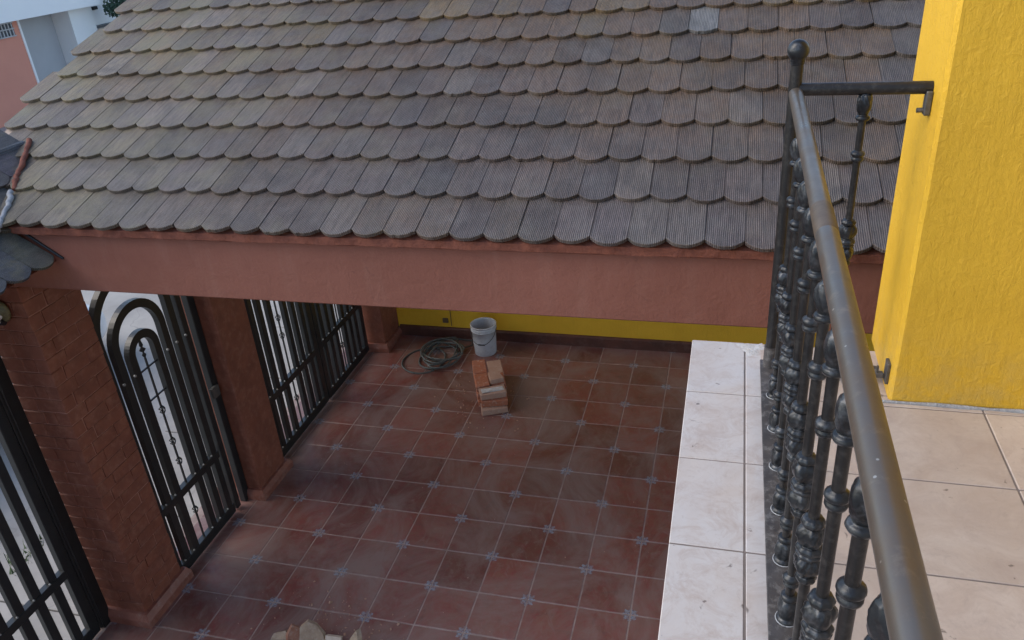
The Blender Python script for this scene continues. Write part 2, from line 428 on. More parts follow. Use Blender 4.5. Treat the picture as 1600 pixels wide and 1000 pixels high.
# court floor: one tile per object where the picture can see it
court = structure(link('courtyard_floor', None, None, (4, 0, 0)))
obj('grout_bed', MB().box((-2.24, -20, -.6), (16, 8.6, -.008)), 'grout', court)
tm = [MB().rbox((-.491, -.491, -.05), (.491, .491, 0), .012, jit=.0012).mesh('floor_tile', 'court_tile') for _ in range(4)]
rest = MB()
for i in range(-3, 16):
    for j in range(-20, 9):
        cx, cy = i + .5, j + .5
        vis = -1.2 < cx < 9.6 and -5 < cy < 8.2
        if i == -3: continue
        if vis:
            o = link('floor_tile', random.choice(tm), court, (cx, cy, 0), rot=(random.uniform(-.002, .002), random.uniform(-.002, .002), 0))
        else:
            x0 = cx - .49
            rest.box((max(x0, -2.2), cy - .49, -.05), (cx + .49, cy + .49, 0))
stuff(obj('outer_floor_tiles', rest, 'court_tile', court))

# ================================================================== far wall of the carport
fw = thing('garden_wall', (6, 8, 0), 'yellow wall closing the far end of the carport, seen as a strip under the beam', 'wall')
obj('wall_body', MB().box((-1.0, 8.0, -.3), (16, 8.5, 12.2)), 'yellow', fw)
sk = MB()
sk.prism([(7.999, .0), (7.90, .0), (7.90, .30), (7.93, .335), (7.999, .34)], -.55, 16, axis=0)
obj('skirting_board', sk, 'skirting', fw)
ob_ = MB(); ob_.rbox((.92, 7.95, .50), (1.10, 7.999, .66), .01); ob_.tube([(1.2, 7.97, .4), (1.2, 7.97, 2.6)], .012, 6)
obj('outlet_box', ob_, 'outlet', fw)

# ================================================================== columns
def plinth(x0, y0, x1, y1, parent, h=.3, w=.13):
    mb = MB()
    prof = [(0, 0), (w, 0), (w, h * .55), (w * .55, h), (0, h)]
    rings = []
    for d, z in prof[1:4]:
        rings.append([(x0 - d, y0 - d, z), (x1 + d, y0 - d, z), (x1 + d, y1 + d, z), (x0 - d, y1 + d, z)])
    rings.append([(x0 + .01, y0 + .01, h), (x1 - .01, y0 + .01, h), (x1 - .01, y1 - .01, h), (x0 + .01, y1 - .01, h)])
    vs = [p for r in rings for p in r]; fs = []
    for i in range(3):
        for k in range(4): fs.append((i * 4 + k, i * 4 + (k + 1) % 4, (i + 1) * 4 + (k + 1) % 4, (i + 1) * 4 + k))
    fs += [(3, 2, 1, 0), (12, 13, 14, 15)]
    mb.add(vs, fs); mb.fix = True
    return obj('plinth', mb, 'plinth_paint', parent)

CX0, CX1, CY0, CY1, CH = -2.12, -1.20, -3.95, -2.80, 7.86
bp = thing('brick_pillar', ((CX0 + CX1) / 2, (CY0 + CY1) / 2, 0), 'rust painted brick pillar with visible courses, between the slatted gate and the arched door', 'pillar')
obj('core', MB().box((CX0 + .018, CY0 + .018, 0), (CX1 - .018, CY1 - .018, CH)), 'joint_highlight', bp)
bmesh_cache = {}
def pillar_brick(a, b):
    # each brick is a chamfered block; shared by size
    L = [round(b[i] - a[i], 3) for i in range(3)]; key = (*L, random.randint(0, 3))
    if key not in bmesh_cache:
        h = [l / 2 for l in L]
        bmesh_cache[key] = MB().rbox((-h[0], -h[1], -h[2]), (h[0], h[1], h[2]), .011, jit=.007).mesh('brick', 'brick_paint')
    c = [(a[i] + b[i]) / 2 for i in range(3)]
    c[0] += random.uniform(-.006, .006); c[1] += random.uniform(-.006, .006)
    link('brick', bmesh_cache[key], bp, c)
nc = 30; hc = CH / nc; g = .014; dp = .25
for k in range(nc):
    z0, z1 = k * hc + g / 2, (k + 1) * hc - g / 2
    A = k % 2
    # front face (two bricks), right face (two), back (one), left (one)
    ys, ye = (CY0 + dp + g, CY1) if A else (CY0, CY1)
    fx0, fx1 = (CX0, CX1) if A else (CX0, CX1 - dp - g)
    sp = fx0 + (fx1 - fx0) * ((.66, .36)[A])
    pillar_brick((fx0, CY0, z0), (sp - g / 2, CY0 + dp, z1)); pillar_brick((sp + g / 2, CY0, z0), (fx1, CY0 + dp, z1))
    sp = ys + (ye - ys) * ((.36, .62)[A])
    pillar_brick((CX1 - dp, ys, z0), (CX1, sp - g / 2, z1)); pillar_brick((CX1 - dp, sp + g / 2, z0), (CX1, ye, z1))
    pillar_brick((CX0 + dp + g, CY1 - dp, z0), (CX1 - dp - g, CY1, z1))
    pillar_brick((CX0, CY0 + dp + g, z0), (CX0 + dp, CY1, z1))
plinth(CX0, CY0, CX1, CY1, bp, .3, .13)

def smooth_pillar(x0, y0, x1, y1, label):
    t = thing('plastered_pillar', ((x0 + x1) / 2, (y0 + y1) / 2, 0), label, 'pillar', 'rust plastered pillars between the gates')
    mb = MB(); mb.rbox((x0, y0, 0), (x1, y1, 8.0), .02); obj('shaft', mb, 'brick_paint', t)
    plinth(x0, y0, x1, y1, t, .26, .12)
smooth_pillar(-1.95, -.12, -.88, 1.0, 'smooth rust pillar between the arched door and the double gate')
smooth_pillar(-1.75, 6.85, -.60, 7.99, 'smooth rust pillar in the far corner beside the yellow wall')

# ================================================================== gates
RC = 0.02
def bar(parent, x, y, z0, z1, wy=.17, wx=.12, name='bar'):
    mb = MB(); mb.rbox((x - wx / 2, y - wy / 2, z0), (x + wx / 2, y + wy / 2, z1), .012)
    o = obj(name, mb, 'gate_paint', parent, (x, y, z0))
    return o
def rail(parent, x, y0, y1, z0, z1, wx=.13, name='rail'):
    mb = MB(); mb.rbox((x - wx / 2, y0, z0), (x + wx / 2, y1, z1), .012)
    return obj(name, mb, 'gate_paint', parent, (x, (y0 + y1) / 2, z0))
def weld(parent, x, y, z, r=.022):
    mb = MB(); mb.lathe([(0.004, -r), (r * .8, -r * .6), (r, 0), (r * .8, r * .6), (.004, r)], (x, y, z), 8)
    return obj('weld_bead', mb, 'alloy_dull', parent, (x, y, z))
M['alloy_dull'] = simple('alloy_dull', (.34, .34, .33), (.2, .2, .2), .5, 60, metal=.3)
def arch(parent, x, yc, r, zs, z0, wy=.17, wx=.12, n=22):
    """rectangular tube bent over: two legs and a half circle"""
    pts = [(yc - r, z0, -1, 0)] + [(yc - r * cos(a), zs + r * sin(a), -cos(a), sin(a)) for a in [pi * i / n for i in range(n + 1)]] + [(yc + r, z0, 1, 0)]
    vs = []; fs = []
    for (y, z, ny, nz) in pts:
        h = wy / 2
        vs += [(x - wx / 2, y + ny * h, z + nz * h), (x + wx / 2, y + ny * h, z + nz * h), (x + wx / 2, y - ny * h, z - nz * h), (x - wx / 2, y - ny * h, z - nz * h)]
    for i in range(len(pts) - 1):
        for k in range(4):
            k2 = (k + 1) % 4; fs.append((i * 4 + k, i * 4 + k2, i * 4 + 4 + k2, i * 4 + 4 + k))
    fs += [(0, 1, 2, 3), (len(vs) - 1, len(vs) - 2, len(vs) - 3, len(vs) - 4)]
    mb = MB(); mb.add(vs, fs); mb.fix = True
    o = obj('arch_bar', mb, 'gate_paint', parent, (x, yc, z0))
    return o
def basket(parent, x, y, z, h=.2, r=.055):
    mb = MB()
    for k in range(4):
        pts = []
        for i in range(9):
            t = i / 8; a = 2 * pi * k / 4 + t * pi * 1.1; rr = r * sin(pi * t) + .006
            pts.append((x + rr * cos(a), y + rr * sin(a), z - h / 2 + h * t))
        mb.tube(pts, .011, 5)
    return obj('twisted_basket', mb, 'gate_paint', parent, (x, y, z))
def spear_bar(parent, x, y, z0, z1, baskets=(), head=True):
    mb = MB(); mb.box((x - .016, y - .016, z0), (x + .016, y + .016, z1))
    o = obj('spear_bar', mb, 'gate_paint', parent, (x, y, z0))
    for zb in baskets: basket(o, x, y, zb)
    if head:
        hb = MB()
        hb.lathe([(.016, 0), (.03, .03), (.05, .07), (.02, .11), (.02, .13), (.075, .18), (.02, .235), (.045, .27), (.035, .34), (.018, .42), (.002, .5)], (x, y, z1), 8,
                 mod=lambda t, i, z: .55 + .45 * abs(sin(t)))
        obj('spear_head', hb, 'gate_paint', o, (x, y, z1))
    return o

GX = -1.30
g1 = thing('arched_gate', (GX, -1.6, 0), 'black iron door of three nested arches around a spear, beside the brick pillar', 'gate')
obj('frame_post', MB().rbox((GX - .08, -.34, .0), (GX + .08, -.14, 7.5), .015), 'gate_paint', g1)
obj('frame_post', MB().rbox((GX - .06, -.655, .05), (GX + .06, -.50, 7.3), .012), 'gate_paint', g1)
yc = -1.825
arch(g1, GX, yc, .965, 5.62, .3); arch(g1, GX, yc, .655, 5.28, .3); arch(g1, GX, yc, .345, 4.98, .3)
rail(g1, GX, -2.875, -.725, .06, .30, .15, 'bottom_rail'); rail(g1, GX, -2.875, -.725, 1.62, 1.80, .15, 'middle_rail')
spear_bar(g1, GX, yc, 1.8, 4.82, (3.62, 2.85, 2.35))
spear_bar(g1, GX, yc, .3, 1.62, (1.05,), False)
for z in (4.60, 3.95):
    obj('cross_bar', MB().box((GX - .012, yc - .27, z), (GX + .012, yc + .27, z + .035)), 'gate_paint', g1, (GX, yc, z))
lk = MB(); lk.rbox((GX + .08, -.47, 2.98), (GX + .16, -.24, 3.24), .012)
lock = obj('lock_box', lk, 'bracket', g1)
obj('keyhole', MB().lathe([(.02, 0), (.02, .012)], (0, 0, 0), 8), 'black_print', lock, (GX + .165, -.36, 3.1))
for y in (-2.88, -2.57, -2.26, -1.56, -1.26, -.955, -.64):
    if y > -.7: continue
    weld(g1, GX + .055, y, .315); weld(g1, GX + .055, y, 1.815); 
for y in (-2.57, -2.26, -1.26, -.955, -.66): weld(g1, GX + .062, y, 4.68, .03)

def leafed_gate(name, x, leaves, label, posts=(), top=7.4, rails=((.05, .29), (1.62, 1.80)), spears=(), zfloor=.05):
    g = thing(name, (x, (leaves[0][0] + leaves[-1][-1]) / 2, 0), label, 'gate')
    for bars in leaves:
        y0, y1 = bars[0] - .1, bars[-1] + .1
        for z0, z1 in rails: rail(g, x, y0 + .17, y1 - .17, z0, z1, .15, 'rail')
        rail(g, x, y0 + .17, y1 - .17, top - .2, top, .15, 'top_rail')
        bar(g, x, bars[0], zfloor, top, .2, .14, 'stile'); bar(g, x, bars[-1], zfloor, top, .2, .14, 'stile')
        for y in bars[1:-1]:
            for za, zb in ((rails[0][1], rails[1][0]), (rails[1][1], top - .2)):
                bar(g, x, y, za, zb)
                weld(g, x + .055, y - .087, za + .012)
    for y in spears:
        spear_bar(g, x, y, rails[1][1], top - .2, (6.3, 5.6, 4.2, 3.4, 2.9), False)
        spear_bar(g, x, y, rails[0][1], rails[1][0], (1.05,), False)
    for y in posts: bar(g, x, y, 0, top, .24, .16, 'post')
    return g
leafed_gate('double_gate', -1.20, [[1.13, 1.50, 1.84, 2.22, 2.86, 3.20, 3.54, 3.84], [4.08, 4.38, 4.72, 5.06, 5.58, 5.92, 6.26, 6.64]],
            'black iron double gate with straight bars, between the plain pillar and the far corner pillar', spears=(2.54, 5.32))
g0 = leafed_gate('slatted_gate', -2.1, [[-7.85, -7.43, -7.05, -6.67, -6.28, -5.90, -5.53, -5.15, -4.77, -4.42], [-12.3, -11.9, -11.5, -11.1, -10.7, -10.3, -9.9, -9.5, -9.1, -8.7, -8.1]],
            'black iron gate of straight bars left of the brick pillar, in the lower left corner', top=7.2, posts=(-4.12,))
obj('hinge_plate', MB().rbox((-2.19, -4.30, .05), (-2.03, -4.24, 7.2), .01), 'gate_paint', g0)

# wall lamp on the brick pillar
wl = thing('wall_lamp', (-1.55, -3.96, 6.9), 'small round wall lamp with a bare white tube, high on the brick pillar', 'lamp')
mb = MB(); mb.lathe([(.001, 0), (.17, .0), (.20, .03), (.17, .07), (.10, .09), (.06, .14), (.001, .15)], (0, 0, 0), 18)
rm = Matrix.Rotation(radians(90), 3, 'X')
link('lamp_base', mb.mesh('lamp_base', 'brass_plate'), wl, (-1.66, -3.97, 6.93), mtx=rm)
obj('lamp_tube', MB().tube([(-1.62, -4.12, 6.80), (-1.55, -4.20, 6.86), (-1.35, -4.28, 6.99)], .03, 10), 'bulb_white', wl)
obj('lamp_socket', MB().tube([(-1.64, -4.02, 6.74), (-1.62, -4.12, 6.80)], .05, 10), 'black_print', wl)

# ================================================================== roof tiles
RP = radians(20.0)
P0 = Vector((0, -4.13, 8.40))
SU = Vector((0, cos(RP), sin(RP))); HU = Vector((0, -sin(RP), cos(RP)))
TW, TR = .442, .795
def tile_mesh(w=TW * .994, depth=.118, L=1.08, th=.05, variant=0):
    rnd = random.Random(variant)
    n = 12; arc = []
    for i in range(n + 1):
        t = i / n; x = (t - .5) * w
        q = abs(2 * t - 1); yy = depth * (.85 * q * q + .15 * (1 - sqrt(max(0, 1 - q * q)))) + (.03 * rnd.random() * (0 < i < n) if variant == 3 else 0)
        yy += rnd.uniform(-.004, .004)
        arc.append((x, yy))
    hb = .072
    def top(x, y): return hb * (1 - y / L) + th * .2
    vs = []; fs = []
    e = .005
    ring = arc + [(w / 2, L), (-w / 2, L)]
    m = len(ring)
    inner = [(x * (1 - 2 * e / w), y + (e if i <= n else -e)) for i, (x, y) in enumerate(ring)]
    vs += [(x, y, top(x, y)) for x, y in inner]
    vs += [(x, y, top(x, y) - e) for x, y in ring]
    vs += [(x, y, top(x, y) - th) for x, y in ring]
    fs.append(tuple(range(m)))
    for i in range(m):
        j = (i + 1) % m
        fs.append((i, i + m, j + m, j)); fs.append((i + m, i + 2 * m, j + 2 * m, j + m))
    fs.append(tuple(range(2 * m, 3 * m))[::-1])
    mb = MB(); mb.add(vs, fs); mb.fix = True
    return mb
TM = [tile_mesh(variant=v) for v in range(4)]
TMM = [t.mesh('roof_tile', 'roof_tile') for t in TM]

def vnoise(x, y, seed=0):
    def h(i, j): return random.Random(i * 7349 + j * 911 + seed * 131).random()
    i, j = math.floor(x), math.floor(y); fx, fy = x - i, y - j
    fx = fx * fx * (3 - 2 * fx); fy = fy * fy * (3 - 2 * fy)
    return (h(i, j) * (1 - fx) + h(i + 1, j) * fx) * (1 - fy) + (h(i, j + 1) * (1 - fx) + h(i + 1, j + 1) * fx) * fy
BROWN, PURPLE, SLATE, OCHRE, GREY, LICHEN = (.115, .070, .038), (.092, .062, .050), (.064, .058, .066), (.145, .094, .042), (.125, .102, .086), (.165, .142, .074)
def tile_colour(x, s, R):
    a = vnoise(x * .35, s * .6, 1); b = vnoise(x * .8 + 9, s * .9, 2); up = min(1, max(0, s / 6))
    c = [PURPLE[i] * (1 - a) + BROWN[i] * a for i in range(3)]
    k = max(0, .85 - 1.3 * up) * (.35 + .65 * b)                       # lower rows are greyer-blue, upper rows browner
    c = [c[i] * (1 - k) + SLATE[i] * 1.25 * k for i in range(3)]
    k = min(.8, up * (.25 + .12 * max(0, x))); k *= (.5 + a); k = min(.85, k); c = [c[i] * (1 - k) + BROWN[i] * k for i in range(3)]
    if x > 2 and s > 4.5 and R.random() < .35: c = list(OCHRE)
    left = max(0, min(1, (3.6 - x) / 5))
    k = left * (.25 + .6 * R.random()); k *= .7; c = [c[i] * (1 - k) + LICHEN[i] * k for i in range(3)]
    r = R.random()
    if r < .10: c = [c[i] * .6 + SLATE[i] * .35 for i in range(3)]
    elif r < .2: c = [c[i] * .4 + GREY[i] * .7 for i in range(3)]
    j = R.uniform(.78, 1.22) * (1 + .5 * left); return [v * j for v in c]  # brighter towards the street end: sheen put into the tile colour

cp = thing('carport', (5, 2, 0), 'carport with a rust coloured beam and a roof of grey brown scalloped tiles', 'carport')
# beam and slab
bm_ = MB(); bm_.rbox((-1.20, -3.95, 7.35), (16, -3.45, 8.26), .02); obj('beam', bm_, 'stucco_rust', cp)
bm_ = MB(); bm_.rbox((-1.6, -3.43, 7.87), (-1.0, 7.98, 8.35), .02); obj('side_beam', bm_, 'stucco_rust', cp)
sl = MB()
def RS(x, s, h): p = P0 + SU * s + HU * h; return (x, p.y, p.z)
TOP = 11.4
for (x0, x1) in ((-2.6, 16),):
    vs = [RS(x0, .32, -.30), RS(x1, .32, -.30), RS(x1, TOP, -.30), RS(x0, TOP, -.30), RS(x0, .32, -.005), RS(x1, .32, -.005), RS(x1, TOP, -.005), RS(x0, TOP, -.005)]
    # lower left of the slab stops at the little street roof
    sl.add(vs, [(3, 2, 1, 0), (4, 5, 6, 7), (0, 1, 5, 4), (1, 2, 6, 5), (2, 3, 7, 6), (3, 0, 4, 7)])
obj('roof_slab', sl, 'slab_under', cp)
# lumpy red mortar bed under the lowest tiles
mo = MB(); nseg = 170
rows_ = []
for i in range(nseg + 1):
    x = -1.0 + 17 * i / nseg; w1 = .012 * vnoise(x * 6, 0, 5); w2 = .02 * vnoise(x * 9, 4, 6)
    rows_.append([(x, -3.99 - w1, 8.262), (x, -4.045 - w2, 8.285 + w1), (x, -4.05 - w1, 8.392), (x, -3.78, 8.47), (x, -3.78, 8.262)])
vs = [p for r in rows_ for p in r]; fs = []
for i in range(nseg):
    for k in range(5): k2 = (k + 1) % 5; fs.append((i * 5 + k, i * 5 + 5 + k, i * 5 + 5 + k2, i * 5 + k2))
mo.add(vs, fs + [(0, 1, 2, 3, 4), tuple(nseg * 5 + q for q in (4, 3, 2, 1, 0))]); mo.fix = True
obj('mortar_bed', mo, 'red_mortar', cp)

# valley with the little street roof: canopy surface z = 7.87 + .72 * (-.15 - x)
def canopy_z(x): return 7.80 + .72 * (-.15 - x)
RX = -1.90
PHASE = [.63, .04, .62, .03, .45, .98, .48, .95, .45, .95, .45, .95, .45]
restm = MB(); nt = 0
for r in range(13):
    for i in range(-7, 38):
        x = (i + PHASE[r] + .5) * TW
        s = r * TR
        if x < -2.68 or x > 15.8: continue
        s_c = s + .4; pc = P0 + SU * s_c
        if x < -.62 - .0 and r < 3:
            valley = -.80 - .47 * s_c
            if x < valley - .50: continue
        R = random.Random(r * 100 + i + 1)
        rotm = Matrix.Rotation(RP, 3, 'X') @ Matrix.Rotation(R.uniform(-.010, .010), 3, 'Z') @ Matrix.Rotation(R.uniform(-.006, .006), 3, 'Y')
        ds = R.uniform(-.018, .018)
        loc = P0 + SU * (s + ds) + HU * .004; loc.x = x + R.uniform(-.002, .002)
        v = 3 if R.random() < .13 else R.randrange(3)
        if r <= 8 and x < 11.35:
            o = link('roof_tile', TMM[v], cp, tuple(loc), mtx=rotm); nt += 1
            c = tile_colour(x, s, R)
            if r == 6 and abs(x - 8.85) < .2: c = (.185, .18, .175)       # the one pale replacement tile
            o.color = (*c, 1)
        else:
            b = TM[v]
            restm.add([Vector(loc) + rotm @ Vector(p) for p in b.v], b.f); restm.fix = True
print('roof tiles', nt)
o = stuff(obj('hidden_roof_tiles', restm, 'roof_tile', cp, (0, 0, 0))); o.color = (.10, .08, .07, 1)
rc = MB(); rc.tube([RS(-2.65, TOP, .08), RS(16, TOP, .08)], .16, 12); obj('ridge_cap', rc, 'red_mortar', cp)

# little tiled roof over the street wall
TH = math.atan(.72)
cs = thing('gate_canopy', (RX, -7.5, 7.35), 'small dark tiled roof over the street gate, at the left edge beside the big roof', 'roof')
cb = MB()
cb.prism([(-.50, canopy_z(-.50) - .16), (-.24, canopy_z(-.24) - .03), (RX, canopy_z(RX) - .03), (2 * RX + .24, canopy_z(-.24) - .03), (2 * RX + .50, canopy_z(-.50) - .16)], -6.3, -3.953, axis=1)
# where the canopy runs on into the slope of the big roof
tri = [(RX, -3.95), (RX, -2.05), (-.86, -3.95)]
vs = [(x, y, canopy_z(x) - .03) for x, y in tri] + [(x, y, canopy_z(x) - .12) for x, y in tri]
cb.add(vs, [(0, 1, 2), (5, 4, 3), (0, 3, 4, 1), (1, 4, 5, 2), (2, 5, 3, 0)])
obj('canopy_core', cb, 'brick_paint', cs)
sc_ = Vector((-cos(TH), 0, sin(TH))); hc_ = Vector((sin(TH), 0, cos(TH))); uc = Vector((0, 1, 0))
rot_c = Matrix((uc, sc_, hc_)).transposed()
E0 = Vector((-.15, 0, canopy_z(-.15)))
for r in range(4):
    for i in range(-5, 5):
        yy = -4.02 - TW * (i + .5) - (.22 if r % 2 else 0)
        R = random.Random(r * 77 + i)
        loc = E0 + sc_ * (r * TR - (.05 if r == 2 else 0)) + hc_ * .03; loc.y = yy
        if yy > -3.97:
            mid = loc + sc_ * .35; sv = (yy + 4.13) / cos(RP)
            if r == 0 or mid.x > -.80 - .47 * sv + .03: continue
        if r == 3:
            if loc.x - .45 * cos(TH) < RX - .12: continue
        m_ = rot_c @ Matrix.Rotation(R.uniform(-.015, .015), 3, 'Z')
        o = link('roof_tile', TMM[R.randrange(3)], cs, tuple(loc), mtx=m_)
        o.color = (*[v * R.uniform(.75, 1.0) for v in ((.075, .085, .105) if i > 0 else (.085, .078, .078))], 1)
o = obj('ridge_cap', MB().tube([(RX, -6.3, canopy_z(RX) + .02), (RX, -2.25, canopy_z(RX) + .02)], .09, 10), 'roof_tile', cs); o.color = (.07, .08, .09, 1)
# verge strip and mortar down the valley
vp = [Vector((-.80 - .47 * s, (P0 + SU * s).y, (P0 + SU * s).z + .09)) for s in (0, .25, .5, .75, 1.0, 1.25, 1.5, 1.75, 2.1)]
def lump(pts, r0, r1, seed):
    R = random.Random(seed); out = []; rad = []
    for a, b in zip(pts[:-1], pts[1:]):
        for k in range(4):
            out.append(a.lerp(b, k / 4) + Vector((R.uniform(-.018, .018), R.uniform(-.018, .018), R.uniform(-.012, .012)))); rad.append(R.uniform(r0, r1))
    return MB().tube(out, rad, 9)
obj('valley_mortar', lump([Vector((-.80, -4.25, 8.38))] + vp[:4], .03, .05, 1), 'grey_mortar', cs)
obj('valley_flashing', lump(vp[3:], .03, .045, 2), 'red_mortar', cs)
vg = MB(); a = E0 + hc_ * .10 + Vector((0, -3.965, 0)); b = a + sc_ * .95
vg.tube([a, b], .022, 6); obj('verge_strip', vg, 'gate_paint', cs)

# street wall above the slatted gate under the little roof
sw = thing('gate_lintel', (-2.1, -8.5, 7.2), 'rust painted lintel carrying the small tiled roof over the slatted gate', 'lintel')
obj('lintel_body', MB().box((-2.4, -6.3, 7.22), (-1.60, -3.96, 7.62)), 'brick_paint', sw)

# ================================================================== balcony
BX0, BY1, BZ = 9.06, -5.24, 7.87
ba = thing('balcony', (11, -9, BZ), 'balcony floor of pale pinkish ceramic tiles with a white ledge outside the railing', 'balcony')
obj('slab', MB().box((BX0 + .05, -20, BZ - .75), (17, BY1 - .03, BZ - .02)), 'concrete', ba)
xs = [BX0, 9.60]; 
while xs[-1] < 15: xs.append(xs[-1] + 1.0)
ys = [BY1, -6.235]
while ys[-1] > -19: ys.append(ys[-1] - 1.022)
rest = MB()
for i in range(len(xs) - 1):
    for j in range(len(ys) - 1):
        x0, x1, y1, y0 = xs[i] + .006, xs[i + 1] - .006, ys[j] - .006, ys[j + 1] + .006
        mb = MB(); zt = BZ + random.uniform(-.002, .002)
        mb.rbox((x0, y0, BZ - .03), (x1, y1, zt), .007)
        if x0 < 12.5 and y1 > -13.5: obj('floor_tile', mb, 'balcony_tile', ba, ((x0 + x1) / 2, (y0 + y1) / 2, BZ))
        else: rest.add(mb.v, mb.f); rest.fix = True
stuff(obj('outer_floor_tiles', rest, 'balcony_tile', ba))
obj('grout', MB().box((BX0 + .012, -20, BZ - .06), (16.5, BY1 - .012, BZ - .007)), 'balcony_grout', ba)
pt = MB()      # dried plaster smear at the far end of the ledge
pt.lathe([(.001, .010), (.06, .008), (.10, .004), (.13, -.001)], (9.66, -5.36, BZ), 14, mod=lambda t, i, z: 1 + .35 * sin(3 * t) + .2 * sin(7 * t + 1), cap=False)
obj('plaster_smear', pt, 'plaster', ba)

# yellow house wall
hw = thing('house_wall', (12, -5.6, BZ), 'bright yellow textured house wall standing on the balcony at the right', 'wall')
wb = MB(); wb.rbox((10.84, -6.15, BZ - .02), (17, -5.00, 22), .03)
obj('wall_body', wb, 'yellow', hw)
lowp = MB(); lowp.box((10.86, -5.95, -.01), (17, -5.30, BZ - .76)); obj('lower_wall', lowp, 'yellow', hw)
bd = MB()      # rough bead of cement along the wall foot
pts = [(10.78 + .22 * i, -6.17 + random.uniform(-.01, .01), BZ + .002) for i in range(28)]
bd.tube(pts, [random.uniform(.012, .024) for _ in pts], 7); obj('cement_bead', bd, 'grey_mortar', hw)

hm = thing('house', (20, -12, 0), 'unseen main block of the house, added right of the balcony to shade it', 'house')
hb_ = MB(); hb_.box((14.2, -34, -.3), (30, -6.2, 20)); obj('wall_body', hb_, 'cream', hm)  # out of view, added to block sky light and darken the balcony floor

# ================================================================== railing
HX, HZ, HR = 9.82, 10.545, .055
rl = thing('balcony_railing', (HX, -8, BZ), 'dark wrought iron balcony railing with ornate cast balusters and a steel tube handrail', 'railing')
obj('handrail', MB().tube([(HX + .010 - .003 * .35 * i, -5.79 - .35 * i, HZ) for i in range(30)], HR + .001, 24), 'handrail', rl)
obj('weld_seam', MB().tube([(HX + .002, -8.52, HZ), (HX + .002, -8.54, HZ), (HX + .001, -8.86, HZ), (HX + .001, -8.88, HZ)], [HR + .001, HR + .0035, HR + .0035, HR + .001], 24, cap=False), 'seam', rl)
obj('side_rail', MB().tube([(HX + .03, -5.81, HZ + .03), (10.838, -5.81, HZ + .03)], .051, 18), 'iron_tube', rl)
po = obj('corner_post', MB().tube([(HX, -5.81, BZ + .1), (HX, -5.81, 10.78)], .050, 18), 'iron_tube', rl)
obj('post_sleeve', MB().tube([(HX, -5.81, BZ + .0), (HX, -5.81, BZ + .30)], .062, 18), 'flat_bar', po)
obj('ball_finial', MB().lathe([(.05, 0), (.056, .01), (.052, .025), (.06, .03)] + [(.086 * sin(a), .112 - .086 * cos(a)) for a in [pi * (.22 + .78 * i / 12) for i in range(13)]], (HX, -5.81, 10.77), 22), 'cast_iron', po, (HX, -5.81, 10.77))
obj('bottom_bar', MB().rbox((9.735, -17, BZ + .06), (9.905, -5.70, BZ + .085), .005), 'flat_bar', rl)
obj('bottom_bar', MB().rbox((9.91, -5.89, BZ + .09), (10.78, -5.73, BZ + .115), .005), 'flat_bar', rl)
for y in (-16.8, -11.2):
    obj('bar_foot', MB().box((9.78, y, BZ), (9.86, y + .1, BZ + .062)), 'flat_bar', rl)
# wall brackets
br = MB(); br.rbox((10.79, -5.89, 10.37), (10.838, -5.80, 10.56), .008); br.tube([(10.74, -5.86, 10.41), (10.80, -5.86, 10.41)], .02, 8)
obj('wall_bracket', br, 'bracket', rl)
br = MB(); br.rbox((10.70, -6.02, 8.02), (10.795, -5.96, 8.07), .005); br.rbox((10.81, -6.05, 7.98), (10.839, -5.93, 8.19), .004); br.tube([(10.74, -6.0, 8.06), (10.74, -6.0, 8.14)], .012, 8)
obj('wall_bracket', br, 'bracket', rl)

RT = .029
def collar_prof(h=.045, r=.052):
    return [(RT, -h), (r * .86, -h), (r * .95, -h * .72), (r * .95, -h * .45), (r * .80, -h * .3), (r * .82, -.1 * h), (r, .05 * h), (r * 1.06, h * .3), (r, h * .62), (r * .78, h * .8), (RT, h)]
def leaf(t, i, z): return 1 + .085 * cos(4 * t + z * 40) + .05 * cos(9 * t - z * 90)
me_collar = MB().lathe(collar_prof(), (0, 0, 0), 18).mesh('collar', 'cast_iron')
def dens(p, m=4):
    out = []
    for (a, b) in zip(p[:-1], p[1:]):
        for k in range(m): out.append((a[0] + (b[0] - a[0]) * k / m, a[1] + (b[1] - a[1]) * k / m))
    return out + [p[-1]]
cast_p = [(RT, -.215), (.050, -.213), (.056, -.195), (.050, -.175), (.040, -.17), (.056, -.150), (.071, -.115), (.070, -.08), (.053, -.05), (.048, -.045), (.066, -.040), (.069, -.022), (.058, -.014), (.070, -.004), (.073, .014), (.062, .03), (.049, .036),
          (.064, .062), (.073, .095), (.068, .13), (.050, .158), (.044, .162), (.058, .168), (.062, .186), (.052, .205), (RT, .215)]
def cmod(t, i, z):
    k = 1.0
    if -.165 < z < -.05 or .04 < z < .158: k = .95 + .10 * cos(4 * t + 1 + z * 14) + .075 * abs(sin(6 * t - z * 36)) + .02 * sin(13 * t - z * 110)
    else: k = .97 + .04 * cos(8 * t)
    return k
me_cast = MB().lathe(dens(cast_p, 3), (0, 0, 0), 48, mod=cmod).mesh('cast_ornament', 'cast_iron')
cap_p = [(RT, -.045), (.050, -.045), (.058, -.030), (.053, -.015), (.036, -.004), (.042, .012), (.053, .045), (.058, .085), (.056, .12), (.047, .15), (.038, .165), (.030, .175)]
me_cap = MB().lathe(dens(cap_p, 3), (0, 0, 0), 44, mod=lambda t, i, z: 1 + (.09 * cos(4 * t) + .06 * cos(8 * t + z * 60) if .015 < z < .16 else 0)).mesh('cap_knob', 'cast_iron')
foot_p = [(.064, -.165), (.068, -.155), (.062, -.14), (.05, -.13), (.060, -.10), (.067, -.06), (.060, -.02), (.046, .005), (.04, .01), (.05, .018), (.056, .035), (.05, .052), (RT, .06)]
